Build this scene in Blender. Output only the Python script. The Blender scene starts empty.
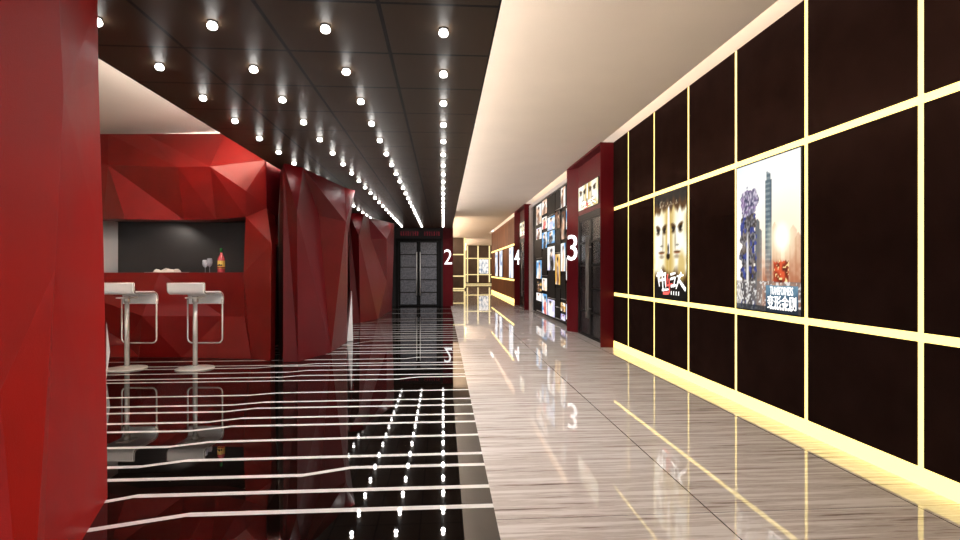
import bpy, bmesh, math, random
from mathutils import Vector, Matrix
random.seed(4)
S = bpy.context.scene
COL = S.collection
PI = math.pi
# ------------------------------------------------------------------ camera model
F = 530.0; EYE = 1.15
YAW = math.atan(37 / F)
SN, CS = math.sin(YAW), math.cos(YAW)

def ray(u, v):
    a = (u - 480) / F; b = (270 - v) / F
    return Vector((SN + a * CS, CS - a * SN, b))
def at_y(u, v, Y):
    d = ray(u, v); t = Y / d.y
    return Vector((d.x * t, Y, EYE + d.z * t))
def at_x(u, v, X):
    d = ray(u, v); t = X / d.x
    return Vector((X, d.y * t, EYE + d.z * t))
def at_z(u, v, Z=0.0):
    d = ray(u, v); t = (Z - EYE) / d.z
    return Vector((d.x * t, d.y * t, Z))

cam_d = bpy.data.cameras.new('camera'); cam = bpy.data.objects.new('camera', cam_d); COL.objects.link(cam)
cam_d.sensor_width = 36; cam_d.lens = 36 * F / 960; cam_d.clip_start = 0.05; cam_d.clip_end = 200
cam.location = (0, 0, EYE); cam.rotation_euler = (PI / 2, 0, -YAW)
S.camera = cam
S.view_settings.view_transform = 'Standard'; S.view_settings.look = 'None'
S.view_settings.exposure = 0.3; S.view_settings.gamma = 1.0; S.view_settings.use_curve_mapping = False
S.cycles.caustics_reflective = False; S.cycles.caustics_refractive = False
S.cycles.max_bounces = 10; S.cycles.sample_clamp_indirect = 6

# ------------------------------------------------------------------ materials
def lin(c):
    return tuple((x / 12.92 if x <= .04045 else ((x + .055) / 1.055) ** 2.4) for x in c)
def rgb(r, g, b):
    return lin((r / 255, g / 255, b / 255)) + (1.0,)

def new_mat(name):
    m = bpy.data.materials.new(name); m.use_nodes = True
    nt = m.node_tree
    return m, nt, nt.nodes['Principled BSDF']

def pbr(name, col, rough=.5, metal=0.0, ior=None, noise=0.0, nscale=8.0, bump=0.0, bscale=200.0, spec=None, rvar=0.0):
    m, nt, p = new_mat(name)
    p.inputs['Base Color'].default_value = col
    p.inputs['Roughness'].default_value = rough
    p.inputs['Metallic'].default_value = metal
    if ior: p.inputs['IOR'].default_value = ior
    if spec is not None: p.inputs['Specular IOR Level'].default_value = spec
    tc = nt.nodes.new('ShaderNodeTexCoord')
    if noise:
        n = nt.nodes.new('ShaderNodeTexNoise'); n.inputs['Scale'].default_value = nscale; n.inputs['Detail'].default_value = 6
        nt.links.new(tc.outputs['Object'], n.inputs['Vector'])
        r = nt.nodes.new('ShaderNodeValToRGB')
        k = 1 - noise
        r.color_ramp.elements[0].color = (col[0] * k, col[1] * k, col[2] * k, 1); r.color_ramp.elements[0].position = .3
        k = 1 + noise
        r.color_ramp.elements[1].color = (min(1, col[0] * k), min(1, col[1] * k), min(1, col[2] * k), 1); r.color_ramp.elements[1].position = .7
        nt.links.new(n.outputs['Fac'], r.inputs['Fac']); nt.links.new(r.outputs['Color'], p.inputs['Base Color'])
        if rvar:
            mr = nt.nodes.new('ShaderNodeMapRange')
            mr.inputs['To Min'].default_value = rough - rvar; mr.inputs['To Max'].default_value = rough + rvar
            nt.links.new(n.outputs['Fac'], mr.inputs['Value']); nt.links.new(mr.outputs['Result'], p.inputs['Roughness'])
    if bump:
        n2 = nt.nodes.new('ShaderNodeTexNoise'); n2.inputs['Scale'].default_value = bscale; n2.inputs['Detail'].default_value = 3
        nt.links.new(tc.outputs['Object'], n2.inputs['Vector'])
        b = nt.nodes.new('ShaderNodeBump'); b.inputs['Strength'].default_value = bump; b.inputs['Distance'].default_value = .004
        nt.links.new(n2.outputs['Fac'], b.inputs['Height']); nt.links.new(b.outputs['Normal'], p.inputs['Normal'])
    return m

def emit(name, col, strength):
    m, nt, p = new_mat(name)
    p.inputs['Base Color'].default_value = (col[0] * .5, col[1] * .5, col[2] * .5, 1)
    p.inputs['Emission Color'].default_value = tuple(col[:3]) + (1,)
    p.inputs['Emission Strength'].default_value = strength
    return m

def print_mat(name, strength):
    """A printed film lit from behind: its ink colours are stored on the mesh."""
    m, nt, p = new_mat(name)
    a = nt.nodes.new('ShaderNodeAttribute'); a.attribute_name = 'ink'
    p.inputs['Base Color'].default_value = (.01, .01, .01, 1); p.inputs['Roughness'].default_value = .5; p.inputs['Specular IOR Level'].default_value = .05
    nt.links.new(a.outputs['Color'], p.inputs['Emission Color'])
    p.inputs['Emission Strength'].default_value = strength
    return m

M = {}
M['red'] = pbr('red_lacquer', rgb(180, 22, 19), .4, noise=.07, nscale=5, bump=.35, bscale=260, spec=.15, rvar=.06)
M['kiosk_red'] = pbr('kiosk_red_lacquer', rgb(116, 16, 14), .34, noise=.1, nscale=5, bump=.35, bscale=260, spec=.3, rvar=.06)
M['wine_red'] = pbr('wine_red_lacquer', rgb(98, 8, 14), .36, noise=.12, nscale=5, bump=.4, bscale=220, spec=.3, rvar=.06)
M['dark_red'] = pbr('dark_red_lacquer', rgb(92, 13, 21), .4, noise=.06, nscale=4, bump=.1, bscale=200, spec=.12)
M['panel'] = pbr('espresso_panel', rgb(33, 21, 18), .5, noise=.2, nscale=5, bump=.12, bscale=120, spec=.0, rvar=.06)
M['panel_back'] = pbr('panel_backing', rgb(90, 70, 50), .6)
M['plaster'] = pbr('warm_white_plaster', rgb(226, 214, 200), .85, noise=.02, nscale=2)
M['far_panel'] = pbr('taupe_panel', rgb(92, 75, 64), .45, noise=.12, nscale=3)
M['void'] = pbr('black_wall', rgb(16, 11, 11), .6, noise=.2)
M['frame_black'] = pbr('black_frame', rgb(17, 15, 15), .5, noise=.1, spec=.15)
M['chrome'] = pbr('brushed_chrome', rgb(225, 223, 220), .25, metal=.5, noise=.05, nscale=30)
M['steel'] = pbr('satin_steel', rgb(222, 220, 216), .35, metal=.2, noise=.05, nscale=30)
M['handle'] = pbr('door_handle_steel', rgb(136, 134, 132), .35, metal=.4, noise=.05, nscale=30)
M['white_seat'] = pbr('white_leather', rgb(248, 249, 252), .4, noise=.01, bump=.05)
M['white_paint'] = pbr('white_paint', rgb(236, 236, 238), .4, noise=.01)
M['grey_trim'] = pbr('pale_grey_trim', rgb(196, 192, 190), .4, noise=.03)
M['glass_lit'] = pbr('frosted_glass_lit', rgb(92, 94, 102), .26, noise=.55, nscale=45, bump=1.0, bscale=90, spec=.8)  # lighter copy of the door glass, its lit look put into the colour
M['glass_shaded'] = pbr('frosted_glass_shaded', rgb(26, 26, 30), .26, noise=.5, nscale=45, bump=1.0, bscale=90, spec=.2)  # same door glass, darkened in colour to stand for dimmer light
M['bar_back'] = pbr('charcoal_board', rgb(40, 37, 37), .6, noise=.06)
M['bar_top'] = pbr('red_counter_top', rgb(130, 26, 24), .25, noise=.06)
M['tray'] = pbr('steel_tray', rgb(190, 186, 182), .3, metal=.6, noise=.05)
M['linen'] = pbr('white_linen', rgb(245, 243, 238), .8, noise=.02, bump=.2, bscale=60)
M['liquor'] = pbr('pink_red_liquor', rgb(214, 92, 104), .12, noise=.1, spec=.8)
M['cap'] = pbr('green_foil', rgb(24, 120, 52), .3, noise=.1)
M['gold'] = emit('gold_light', (1, .62, .2), .8)
def glass_mat():
    m, nt, p = new_mat('clear_glass')
    p.inputs['Base Color'].default_value = (.72, .78, .92, 1); p.inputs['Roughness'].default_value = .06
    p.inputs['Alpha'].default_value = .42; p.inputs['IOR'].default_value = 1.5
    return m
M['glass'] = glass_mat()
M['strip'] = emit('warm_strip', (1.0, .77, .235), 1.9)
M['strip_far'] = emit('warm_strip_far', (1.0, .84, .42), .8)
M['cove'] = emit('cove_strip', (1.0, .72, .5), 9.0)
M['fill_far'] = emit('added_strip_far', (1.0, .78, .58), 7.0)
M['kiosk_fill'] = emit('kiosk_fill', (1.0, .92, .84), 16.0)
M['fill_uplight'] = emit('added_uplight', (1.0, .93, .87), 36.0)
M['fill_uplight_bar'] = emit('added_uplight_bar', (1.0, .92, .85), 22.0)
M['bulb'] = emit('bulb_light', (1.0, .96, .91), 15.0)
M['numeral'] = emit('numeral_white', (1, 1, 1), 1.5)
M['red_sign'] = emit('dim_red_sign', (.5, .02, .05), .22)
M['ink'] = print_mat('backlit_print', 1.0)
M['ink_bright'] = print_mat('backlit_print_bright', 1.0)
M['title_white'] = emit('title_white', (1, .99, .96), 1.1)
M['title_red'] = emit('title_red', (.85, .12, .1), 1.0)

def black_floor_mat():
    m, nt, p = new_mat('polished_black_granite')
    N, L = nt.nodes, nt.links
    tc = N.new('ShaderNodeTexCoord')
    v = N.new('ShaderNodeTexVoronoi'); v.inputs['Scale'].default_value = 9; L.new(tc.outputs['Object'], v.inputs['Vector'])
    lt = N.new('ShaderNodeMath'); lt.operation = 'LESS_THAN'; lt.inputs[1].default_value = .035; L.new(v.outputs['Distance'], lt.inputs[0])
    sp = N.new('ShaderNodeSeparateColor'); L.new(v.outputs['Color'], sp.inputs['Color'])
    g = N.new('ShaderNodeMath'); g.operation = 'GREATER_THAN'; g.inputs[1].default_value = .6; L.new(sp.outputs['Red'], g.inputs[0])
    mu = N.new('ShaderNodeMath'); mu.operation = 'MULTIPLY'; L.new(lt.outputs[0], mu.inputs[0]); L.new(g.outputs[0], mu.inputs[1])
    n = N.new('ShaderNodeTexNoise'); n.inputs['Scale'].default_value = 40; n.inputs['Detail'].default_value = 5; L.new(tc.outputs['Object'], n.inputs['Vector'])
    r = N.new('ShaderNodeValToRGB'); r.color_ramp.elements[0].color = (.0022, .0012, .001, 1); r.color_ramp.elements[1].color = (.008, .005, .004, 1)
    L.new(n.outputs['Fac'], r.inputs['Fac'])
    mx = N.new('ShaderNodeMix'); mx.data_type = 'RGBA'; L.new(mu.outputs[0], mx.inputs['Factor'])
    L.new(r.outputs['Color'], mx.inputs['A']); mx.inputs['B'].default_value = (.5, .36, .26, 1)
    L.new(mx.outputs['Result'], p.inputs['Base Color'])
    p.inputs['Roughness'].default_value = .015; p.inputs['IOR'].default_value = 1.75
    return m
M['floor_black'] = black_floor_mat()
M['stripe'] = pbr('white_inlay', rgb(248, 244, 243), .03, noise=.03, nscale=12, ior=1.6)

def cream_floor_mat():
    m, nt, p = new_mat('vein_cut_travertine')
    N, L = nt.nodes, nt.links
    tc = N.new('ShaderNodeTexCoord')
    mp = N.new('ShaderNodeMapping'); mp.inputs['Scale'].default_value = (.55, 13, 1); L.new(tc.outputs['Object'], mp.inputs['Vector'])
    n = N.new('ShaderNodeTexNoise'); n.inputs['Scale'].default_value = 2.2; n.inputs['Detail'].default_value = 9; n.inputs['Roughness'].default_value = .66
    L.new(mp.outputs['Vector'], n.inputs['Vector'])
    r = N.new('ShaderNodeValToRGB')
    e = r.color_ramp.elements
    e[0].position = .33; e[0].color = rgb(112, 95, 88)
    e[1].position = .66; e[1].color = rgb(236, 230, 227)
    e.new(.385).color = rgb(168, 153, 145); e.new(.43).color = rgb(214, 205, 200); e.new(.49).color = rgb(196, 185, 178); e.new(.53).color = rgb(226, 218, 214)
    L.new(n.outputs['Fac'], r.inputs['Fac'])
    sx = N.new('ShaderNodeSeparateXYZ'); L.new(tc.outputs['Object'], sx.inputs['Vector'])
    def near(sock, val, w):
        a = N.new('ShaderNodeMath'); a.operation = 'SUBTRACT'; a.inputs[1].default_value = val; L.new(sock, a.inputs[0])
        b = N.new('ShaderNodeMath'); b.operation = 'ABSOLUTE'; L.new(a.outputs[0], b.inputs[0])
        c = N.new('ShaderNodeMath'); c.operation = 'LESS_THAN'; c.inputs[1].default_value = w; L.new(b.outputs[0], c.inputs[0])
        return c.outputs[0]
    def mxm(a, b):
        x = N.new('ShaderNodeMath'); x.operation = 'MAXIMUM'; L.new(a, x.inputs[0]); L.new(b, x.inputs[1]); return x.outputs[0]
    j = mxm(near(sx.outputs['X'], 1.27, .0035), near(sx.outputs['X'], 2.30, .003))
    w = N.new('ShaderNodeMath'); w.operation = 'PINGPONG'; w.inputs[1].default_value = 1.05
    sh = N.new('ShaderNodeMath'); sh.operation = 'ADD'; sh.inputs[1].default_value = 8.4 - 2.43; L.new(sx.outputs['Y'], sh.inputs[0])
    L.new(sh.outputs[0], w.inputs[0])
    j2 = near(w.outputs[0], 0, .002)
    j = mxm(j, j2)
    mx = N.new('ShaderNodeMix'); mx.data_type = 'RGBA'; L.new(j, mx.inputs['Factor']); L.new(r.outputs['Color'], mx.inputs['A'])
    mx.inputs['B'].default_value = rgb(70, 48, 40)
    L.new(mx.outputs['Result'], p.inputs['Base Color'])
    p.inputs['Roughness'].default_value = .018; p.inputs['IOR'].default_value = 1.6
    return m
M['floor_cream'] = cream_floor_mat()

def wood_mat():
    m, nt, p = new_mat('vertical_grain_walnut')
    N, L = nt.nodes, nt.links
    tc = N.new('ShaderNodeTexCoord')
    mp = N.new('ShaderNodeMapping'); mp.inputs['Scale'].default_value = (6, 6, .35); L.new(tc.outputs['Object'], mp.inputs['Vector'])
    n = N.new('ShaderNodeTexNoise'); n.inputs['Scale'].default_value = 2.4; n.inputs['Detail'].default_value = 6; L.new(mp.outputs['Vector'], n.inputs['Vector'])
    r = N.new('ShaderNodeValToRGB'); e = r.color_ramp.elements
    e[0].position = .32; e[0].color = rgb(78, 44, 28); e[1].position = .68; e[1].color = rgb(146, 92, 56)
    L.new(n.outputs['Fac'], r.inputs['Fac']); L.new(r.outputs['Color'], p.inputs['Base Color'])
    p.inputs['Roughness'].default_value = .6; p.inputs['Specular IOR Level'].default_value = .15
    return m
M['wood'] = wood_mat()

TX0, TY0, TP = .29, 3.285, .6125      # tile pitch of the black ceiling
TPY = .62
def tile_mat():
    m, nt, p = new_mat('black_ceiling_tile')
    N, L = nt.nodes, nt.links
    tc = N.new('ShaderNodeTexCoord'); sx = N.new('ShaderNodeSeparateXYZ'); L.new(tc.outputs['Object'], sx.inputs['Vector'])
    n = N.new('ShaderNodeTexNoise'); n.inputs['Scale'].default_value = 260; n.inputs['Detail'].default_value = 2; L.new(tc.outputs['Object'], n.inputs['Vector'])
    b = N.new('ShaderNodeBump'); b.inputs['Strength'].default_value = .7; b.inputs['Distance'].default_value = .003
    L.new(n.outputs['Fac'], b.inputs['Height']); L.new(b.outputs['Normal'], p.inputs['Normal'])
    def edge(sock, off, pitch):
        a = N.new('ShaderNodeMath'); a.operation = 'ADD'; a.inputs[1].default_value = off; L.new(sock, a.inputs[0])
        w = N.new('ShaderNodeMath'); w.operation = 'PINGPONG'; w.inputs[1].default_value = pitch / 2; L.new(a.outputs[0], w.inputs[0])
        c = N.new('ShaderNodeMath'); c.operation = 'LESS_THAN'; c.inputs[1].default_value = .011; L.new(w.outputs[0], c.inputs[0])
        return c.outputs[0]
    x = N.new('ShaderNodeMath'); x.operation = 'MAXIMUM'
    L.new(edge(sx.outputs['X'], 40 * TP - TX0, TP), x.inputs[0]); L.new(edge(sx.outputs['Y'], 40 * TPY - TY0, TPY), x.inputs[1])
    mx = N.new('ShaderNodeMix'); mx.data_type = 'RGBA'; L.new(x.outputs[0], mx.inputs['Factor'])
    mx.inputs['A'].default_value = rgb(70, 57, 45); mx.inputs['B'].default_value = rgb(8, 6, 5)
    L.new(mx.outputs['Result'], p.inputs['Base Color'])
    p.inputs['Roughness'].default_value = .36; p.inputs['Specular IOR Level'].default_value = .05
    return m
M['tile'] = tile_mat()

# ------------------------------------------------------------------ mesh helpers
class MB:
    def __init__(s): s.v = []; s.f = []; s.mi = []; s.smooth = []
    def add(s, vs, fs, mi=0, smooth=False):
        o = len(s.v); s.v += [tuple(x) for x in vs]
        for f in fs:
            s.f.append([i + o for i in f]); s.mi.append(mi); s.smooth.append(smooth)
        return s
    def box(s, x0, x1, y0, y1, z0, z1, mi=0):
        vs = [(x, y, z) for z in (z0, z1) for y in (y0, y1) for x in (x0, x1)]
        return s.add(vs, [(0, 2, 3, 1), (4, 5, 7, 6), (0, 1, 5, 4), (2, 6, 7, 3), (0, 4, 6, 2), (1, 3, 7, 5)], mi)
    def prism(s, pts, z0, z1, mi=0):
        n = len(pts)
        a = sum(pts[i][0] * pts[(i + 1) % n][1] - pts[(i + 1) % n][0] * pts[i][1] for i in range(n))
        if a < 0: pts = pts[::-1]
        vs = [(x, y, z0) for x, y in pts] + [(x, y, z1) for x, y in pts]
        fs = [tuple(range(n))[::-1], tuple(range(n, 2 * n))] + [(i, (i + 1) % n, n + (i + 1) % n, n + i) for i in range(n)]
        return s.add(vs, fs, mi)
    def lathe(s, prof, cx=0, cy=0, seg=24, mi=0, cap=True):
        vs = []; fs = []
        n = len(prof)
        for r, z in prof:
            for k in range(seg):
                t = 2 * PI * k / seg; vs.append((cx + r * math.cos(t), cy + r * math.sin(t), z))
        for i in range(n - 1):
            for k in range(seg):
                k2 = (k + 1) % seg
                fs.append((i * seg + k, i * seg + k2, (i + 1) * seg + k2, (i + 1) * seg + k))
        s.add(vs, fs, mi, True)
        if cap:
            o = len(s.v) - len(vs)
            s.f.append([o + k for k in range(seg)][::-1]); s.mi.append(mi); s.smooth.append(False)
            s.f.append([o + (n - 1) * seg + k for k in range(seg)]); s.mi.append(mi); s.smooth.append(False)
        return s
    def tube(s, pts, r, seg=10, closed=False, mi=0):
        P = [Vector(p) for p in pts]; n = len(P); rings = []
        prev = None
        for i in range(n):
            a = P[(i - 1) % n] if (closed or i > 0) else P[i]
            b = P[(i + 1) % n] if (closed or i < n - 1) else P[i]
            t = (b - a).normalized()
            if prev is None:
                up = Vector((0, 0, 1)) if abs(t.z) < .9 else Vector((1, 0, 0))
                prev = t.cross(up).normalized()
            prev = (prev - t * prev.dot(t)).normalized()
            q = t.cross(prev)
            rings.append([P[i] + (prev * math.cos(2 * PI * k / seg) + q * math.sin(2 * PI * k / seg)) * r for k in range(seg)])
        vs = [v for R in rings for v in R]; fs = []
        m = n if closed else n - 1
        for i in range(m):
            j = (i + 1) % n
            for k in range(seg):
                k2 = (k + 1) % seg
                fs.append((i * seg + k, i * seg + k2, j * seg + k2, j * seg + k))
        if not closed:
            fs.append(tuple(range(seg))[::-1]); fs.append(tuple((n - 1) * seg + k for k in range(seg)))
        return s.add(vs, fs, mi, True)
    def build(s, name, mats, parent=None, loc=None, fix=True):
        me = bpy.data.meshes.new(name); me.from_pydata(s.v, [], s.f)
        if not isinstance(mats, (list, tuple)): mats = [mats]
        for m in mats: me.materials.append(m)
        for p, mi, sm in zip(me.polygons, s.mi, s.smooth): p.material_index = mi; p.use_smooth = sm
        if fix:
            bm = bmesh.new(); bm.from_mesh(me); bmesh.ops.recalc_face_normals(bm, faces=bm.faces); bm.to_mesh(me); bm.free()
        me.update()
        o = bpy.data.objects.new(name, me); COL.objects.link(o)
        if parent: o.parent = parent
        if loc: o.location = loc
        return o

def bevel(o, w=.006, seg=2, ang=.6):
    b = o.modifiers.new('edge_round', 'BEVEL'); b.width = w; b.segments = seg; b.limit_method = 'ANGLE'; b.angle_limit = ang
    return o
def empty(name, loc=(0, 0, 0), rz=0.0):
    o = bpy.data.objects.new(name, None); COL.objects.link(o); o.location = loc; o.rotation_euler = (0, 0, rz); o.empty_display_size = .1
    return o
def tag(o, label=None, cat=None, group=None, kind=None):
    if label: o['label'] = label
    if cat: o['category'] = cat
    if group: o['group'] = group
    if kind: o['kind'] = kind
    return o
def structure(o, label=None, cat=None):
    return tag(o, label, cat, None, 'structure')
def copy_tree(o, parent=None):
    c = o.copy(); COL.objects.link(c)
    if parent: c.parent = parent
    for ch in list(o.children): copy_tree(ch, c)
    return c

def text_mesh(name, body, w=None, h=None, depth=.004, mat=None, parent=None, loc=(0, 0, 0), bold=0.0):
    """Lettering standing in the local XZ plane, facing -Y, centred on loc, sized to w x h."""
    cu = bpy.data.curves.new(name, 'FONT'); cu.body = body; cu.size = 1.0; cu.extrude = 0.0; cu.offset = bold
    cu.resolution_u = 3
    t = bpy.data.objects.new(name, cu); COL.objects.link(t)
    bpy.context.view_layer.update()
    dg = bpy.context.evaluated_depsgraph_get()
    me = bpy.data.meshes.new_from_object(t.evaluated_get(dg))
    bpy.data.objects.remove(t)
    if not me.vertices:
        return None
    xs = [v.co.x for v in me.vertices]; ys = [v.co.y for v in me.vertices]
    cx, cy = (min(xs) + max(xs)) / 2, (min(ys) + max(ys)) / 2
    sx = w / (max(xs) - min(xs)) if w else None; sy = h / (max(ys) - min(ys)) if h else None
    sx = sx or sy; sy = sy or sx
    bm = bmesh.new(); bm.from_mesh(me)
    for v in bm.verts: v.co = Vector(((v.co.x - cx) * sx, 0, (v.co.y - cy) * sy))
    r = bmesh.ops.extrude_face_region(bm, geom=bm.faces[:])
    for g in r['geom']:
        if isinstance(g, bmesh.types.BMVert): g.co.y -= depth
    bmesh.ops.recalc_face_normals(bm, faces=bm.faces)
    bm.to_mesh(me); bm.free()
    me.materials.clear(); me.materials.append(mat)
    o = bpy.data.objects.new(name, me); COL.objects.link(o)
    if parent: o.parent = parent
    o.location = loc
    return o

def painted(name, w, h, nx, ny, fn, mat, parent=None, loc=(0, 0, 0)):
    """A printed sheet w x h in the local XZ plane (lower edge centred on loc), facing -Y, with its print per corner point."""
    vs = [((i / nx - .5) * w, 0, j / ny * h) for j in range(ny + 1) for i in range(nx + 1)]
    fs = [(j * (nx + 1) + i, j * (nx + 1) + i + 1, (j + 1) * (nx + 1) + i + 1, (j + 1) * (nx + 1) + i) for j in range(ny) for i in range(nx)]
    me = bpy.data.meshes.new(name); me.from_pydata(vs, [], fs)
    at = me.color_attributes.new('ink', 'FLOAT_COLOR', 'POINT')
    for k in range(len(vs)):
        i, j = k % (nx + 1), k // (nx + 1)
        c = fn(i / nx, j / ny)
        at.data[k].color = lin(tuple(max(0, min(1, x)) for x in c)) + (1,)
    me.materials.append(mat)
    o = bpy.data.objects.new(name, me); COL.objects.link(o)
    if parent: o.parent = parent
    o.location = loc
    return o

# ------------------------------------------------------------------ dimensions
XW = 2.524            # face of the dark cladding
HC = 3.05             # white ceiling
HB = 2.48             # black ceiling
XB = .245             # edge of the black floor
YB0, YP = -3.0, 17.0  # back of the modelled corridor, wall of doorway 2
BX0, BX1 = TX0 - 4 * TP, TX0
XL = -7.5

# ------------------------------------------------------------------ floors
b = MB(); b.add([(XL, YB0, 0), (XB, YB0, 0), (XB, YP + .2, 0), (XL, YP + .2, 0)], [(0, 1, 2, 3)])
structure(b.build('floor', M['floor_black']), 'polished black stone floor crossed by thin white inlaid lines', 'floor')
b = MB(); b.add([(XB, YB0, 0), (4.6, YB0, 0), (4.6, 43, 0), (XB, 43, 0)], [(0, 1, 2, 3)])
b.add([(-4, YP + .2, 0), (XB, YP + .2, 0), (XB, 43, 0), (-4, 43, 0)], [(0, 1, 2, 3)])
structure(b.build('floor.001', M['floor_cream']), 'glossy cream vein-cut stone floor of the corridor', 'floor')

WS = .043
stripes = [
 [(84, 531), (188, 514.8), (494, 505.6)], [(104, 502), (136, 496.2), (490.5, 486)],
 [(107, 480.5), (302.7, 475.4), (351, 467.6), (485.5, 464.3)], [(107, 467.8), (140, 466.8), (187, 460.6), (482.8, 453)],
 [(107, 448.3), (168.6, 447), (210, 442), (479.5, 434.5)], [(107, 432.5), (190, 431), (233, 426.3), (476.3, 421.3)],
 [(107, 424.2), (207.5, 422.2), (241.7, 418.3), (475, 413.7)], [(107, 413.8), (225, 411.7), (255.8, 408.3), (472.5, 404.5)],
 [(107, 407.5), (233, 405), (265, 402.2), (471.3, 398.3)], [(107, 398), (249, 395.3), (276.7, 393), (469.7, 389.5)],
 [(107, 383.3), (398, 379.2), (418, 377), (466.7, 376.3)], [(107, 380.3), (281.7, 377.2), (301.7, 375.5), (466.7, 373.8)],
 [(107, 375), (288, 372.2), (308, 370.4), (465, 368.3)], [(107, 370.2), (256.7, 368), (276.7, 366.3), (464.7, 364.5)],
 [(107, 367.6), (300, 365), (315, 363.7), (464, 362)], [(107, 362.5), (260, 360.6), (405, 358.6), (417, 357.3), (463.3, 357)],
]
for yr, kink in ((352.5, 0), (350.3, 0), (347, 0), (344.3, 0), (340.2, 1), (337.5, 0), (335.6, 0), (333.1, 0), (331.2, 0), (328.8, 0), (326.5, 0), (324.4, 0), (320.6, 2), (318.6, 0), (313.1, 0), (308.8, 0)):
    h = yr - 270
    yl = lambda u: 270 + h + (463 - u) * .03 * h / 218 * 1.0
    if kink == 1: stripes.append([(330, yl(330) + 3.2), (349, yl(349) + 3), (371, yl(371)), (461, yr)])
    elif kink == 2: stripes.append([(355, yl(355) + 1.7), (362, yl(362) + 1.6), (391, yl(391)), (458, yr)])
    else: stripes.append([(330, yl(330)), (461, yr)])
b = MB()
for st in stripes:
    P = [at_z(u, v) for u, v in st]
    d = P[1] - P[0]; k = d.y / d.x
    if P[0].y > 7.6 : xs = -2.55
    else: xs = -5.2 if P[0].y > 2.9 else -3.2
    P[0] = Vector((xs, P[0].y + (xs - P[0].x) * (k if abs(k) < .05 or P[0].y < 3 else 0), 0))
    P[-1] = Vector((XB, P[-1].y, 0))
    vs = [(p.x, p.y - WS / 2, .0006) for p in P] + [(p.x, p.y + WS / 2, .0006) for p in P]
    n = len(P)
    b.add(vs, [(i, i + 1, n + i + 1, n + i) for i in range(n - 1)])
structure(b.build('trim_1', M['stripe'], fix=False), 'thin white inlaid lines crossing the black floor', 'floor inlay')

# ------------------------------------------------------------------ ceilings and shell
XC = 2.355
b = MB(); b.box(XL, XC, YB0, 43, HC, HC + .1)
b.box(XC, 4.6, 27.5, 43, HC, HC + .1)
b.box(XC - .05, 4.6, YB0, 27.5, HC + .36, HC + .42)
structure(b.build('ceiling', M['plaster']), 'smooth warm white ceiling over the cream corridor', 'ceiling')
b = MB(); b.box(BX0, BX1, YB0, YP, HB, HB + .1)
structure(b.build('ceiling.001', M['tile']), 'low black tiled ceiling with a grid of downlights', 'ceiling')

b = MB(); b.box(XW + .08, XW + .28, YB0, 17.3, 0, HC + .4)
structure(b.build('wall_right', M['plaster']), 'wall behind the dark cladding of the corridor', 'wall')
b = MB(); b.box(XW, XW + .3, 17.24, 27.5, 0, HC + .005); 
structure(b.build('wall_wood', M['wood']), 'brown vertical-grain wooden wall beyond doorway 4', 'wall')
b = MB(); b.box(XW + .1, XW + .3, 17.3, 27.5, HC + .005, HC + .36)
structure(b.build('trim_2', M['plaster']), 'plaster strip glowing above the wooden wall', 'trim')
b = MB(); b.box(4.4, 4.6, 27.5, 43, 0, HC); b.box(XW + .3, 4.6, 27.4, 27.5, 0, HC)
structure(b.build('wall_side', M['plaster']))
b = MB(); b.box(-2.75, -2.6, 8.6, YP, 0, HB + .1)
structure(b.build('wall_left', M['void']), 'black wall behind the faceted red partitions', 'wall')
b = MB(); b.box(XL, -2.6, 9.2, 9.35, 0, HC)
b.box(XL - .15, XL, YB0, 9.35, 0, HC)
structure(b.build('wall_kiosk', M['plaster']), 'cream wall behind the bar kiosk', 'wall')
b = MB(); b.box(-2.75, .0, YP, YP + .15, 0, HB + .1); b.box(-2.75, .32, YP + .15, YP + .25, 0, HC)
structure(b.build('wall_back', M['void']), 'black end wall around the double doors', 'wall')
b = MB(); b.box(.22, .32, YP + .25, 31, 0, HC); b.box(.2, 1.3, 31.1, 31.2, 0, HC); b.box(1.2, 1.3, 31.2, 41.1, 0, HC)
b.box(1.2, 4.6, 41.1, 41.2, 0, HC)
structure(b.build('wall_far', M['panel_back']), 'wall behind the far panelling', 'wall')

# lamps of the wall cove, then unseen strips added as fill light
def cove(name, label, x0, x1, y0, y1, z0, z1, mat):
    b = MB(); b.box(x0, x1, y0, y1, z0, z1)
    o = b.build(name, mat); tag(o, label, 'cove light'); return o
for y0, y1, lab in ((YB0 + .2, 7.6, 'the dark panelled wall'), (9.95, 15.0, 'the picture wall'), (17.3, 27.2, 'the wooden wall')):
    cove('cove_or_fill_light', 'warm strip light hidden in the ceiling cove above ' + lab, XC - .05, XC - .02, y0, y1, HC + .11, HC + .13, M['cove'])
cove('cove_or_fill_light', 'added unseen fill strip on top of the low black ceiling', BX1 - 1.9, BX1 - 1.05, YB0 + .2, YP - .3, HB + .11, HB + .125, M['fill_uplight'])  # added emitter, out of sight, to brighten the white ceiling evenly
cove('cove_or_fill_light', 'added unseen fill strip on top of the low black ceiling, bar side', BX0 + .1, BX0 + .9, YB0 + .2, 5.6, HB + .11, HB + .125, M['fill_uplight_bar'])  # added out of sight to brighten the ceiling over the bar
cove('cove_or_fill_light', 'added unseen fill strip along the wall past doorway 2', .33, .42, 24.6, 30.8, HC - .6, HC - .3, M['fill_far'])  # unseen emitter added to lift the far zone

cove('cove_or_fill_light', 'added unseen fill strip behind the far wall corner by the end wall', 1.31, 1.38, 32, 40, HC - .7, HC - .3, M['fill_far'])  # added behind the corner to light the end wall panels
cove('cove_or_fill_light', 'slim added fill strip on the hidden side of the wall past doorway 2', .322, .35, 19, 24.4, HC - .7, HC - .2, M['fill_far'])  # another unseen emitter, added to brighten the far ceiling
cove('cove_or_fill_light', 'added fill strip hidden on top of the bar kiosk', -5.0, -2.6, 7.62, 7.68, HC - .25, HC - .23, M['kiosk_fill'])  # added behind the fascia to even out the ceiling above the kiosk
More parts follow.
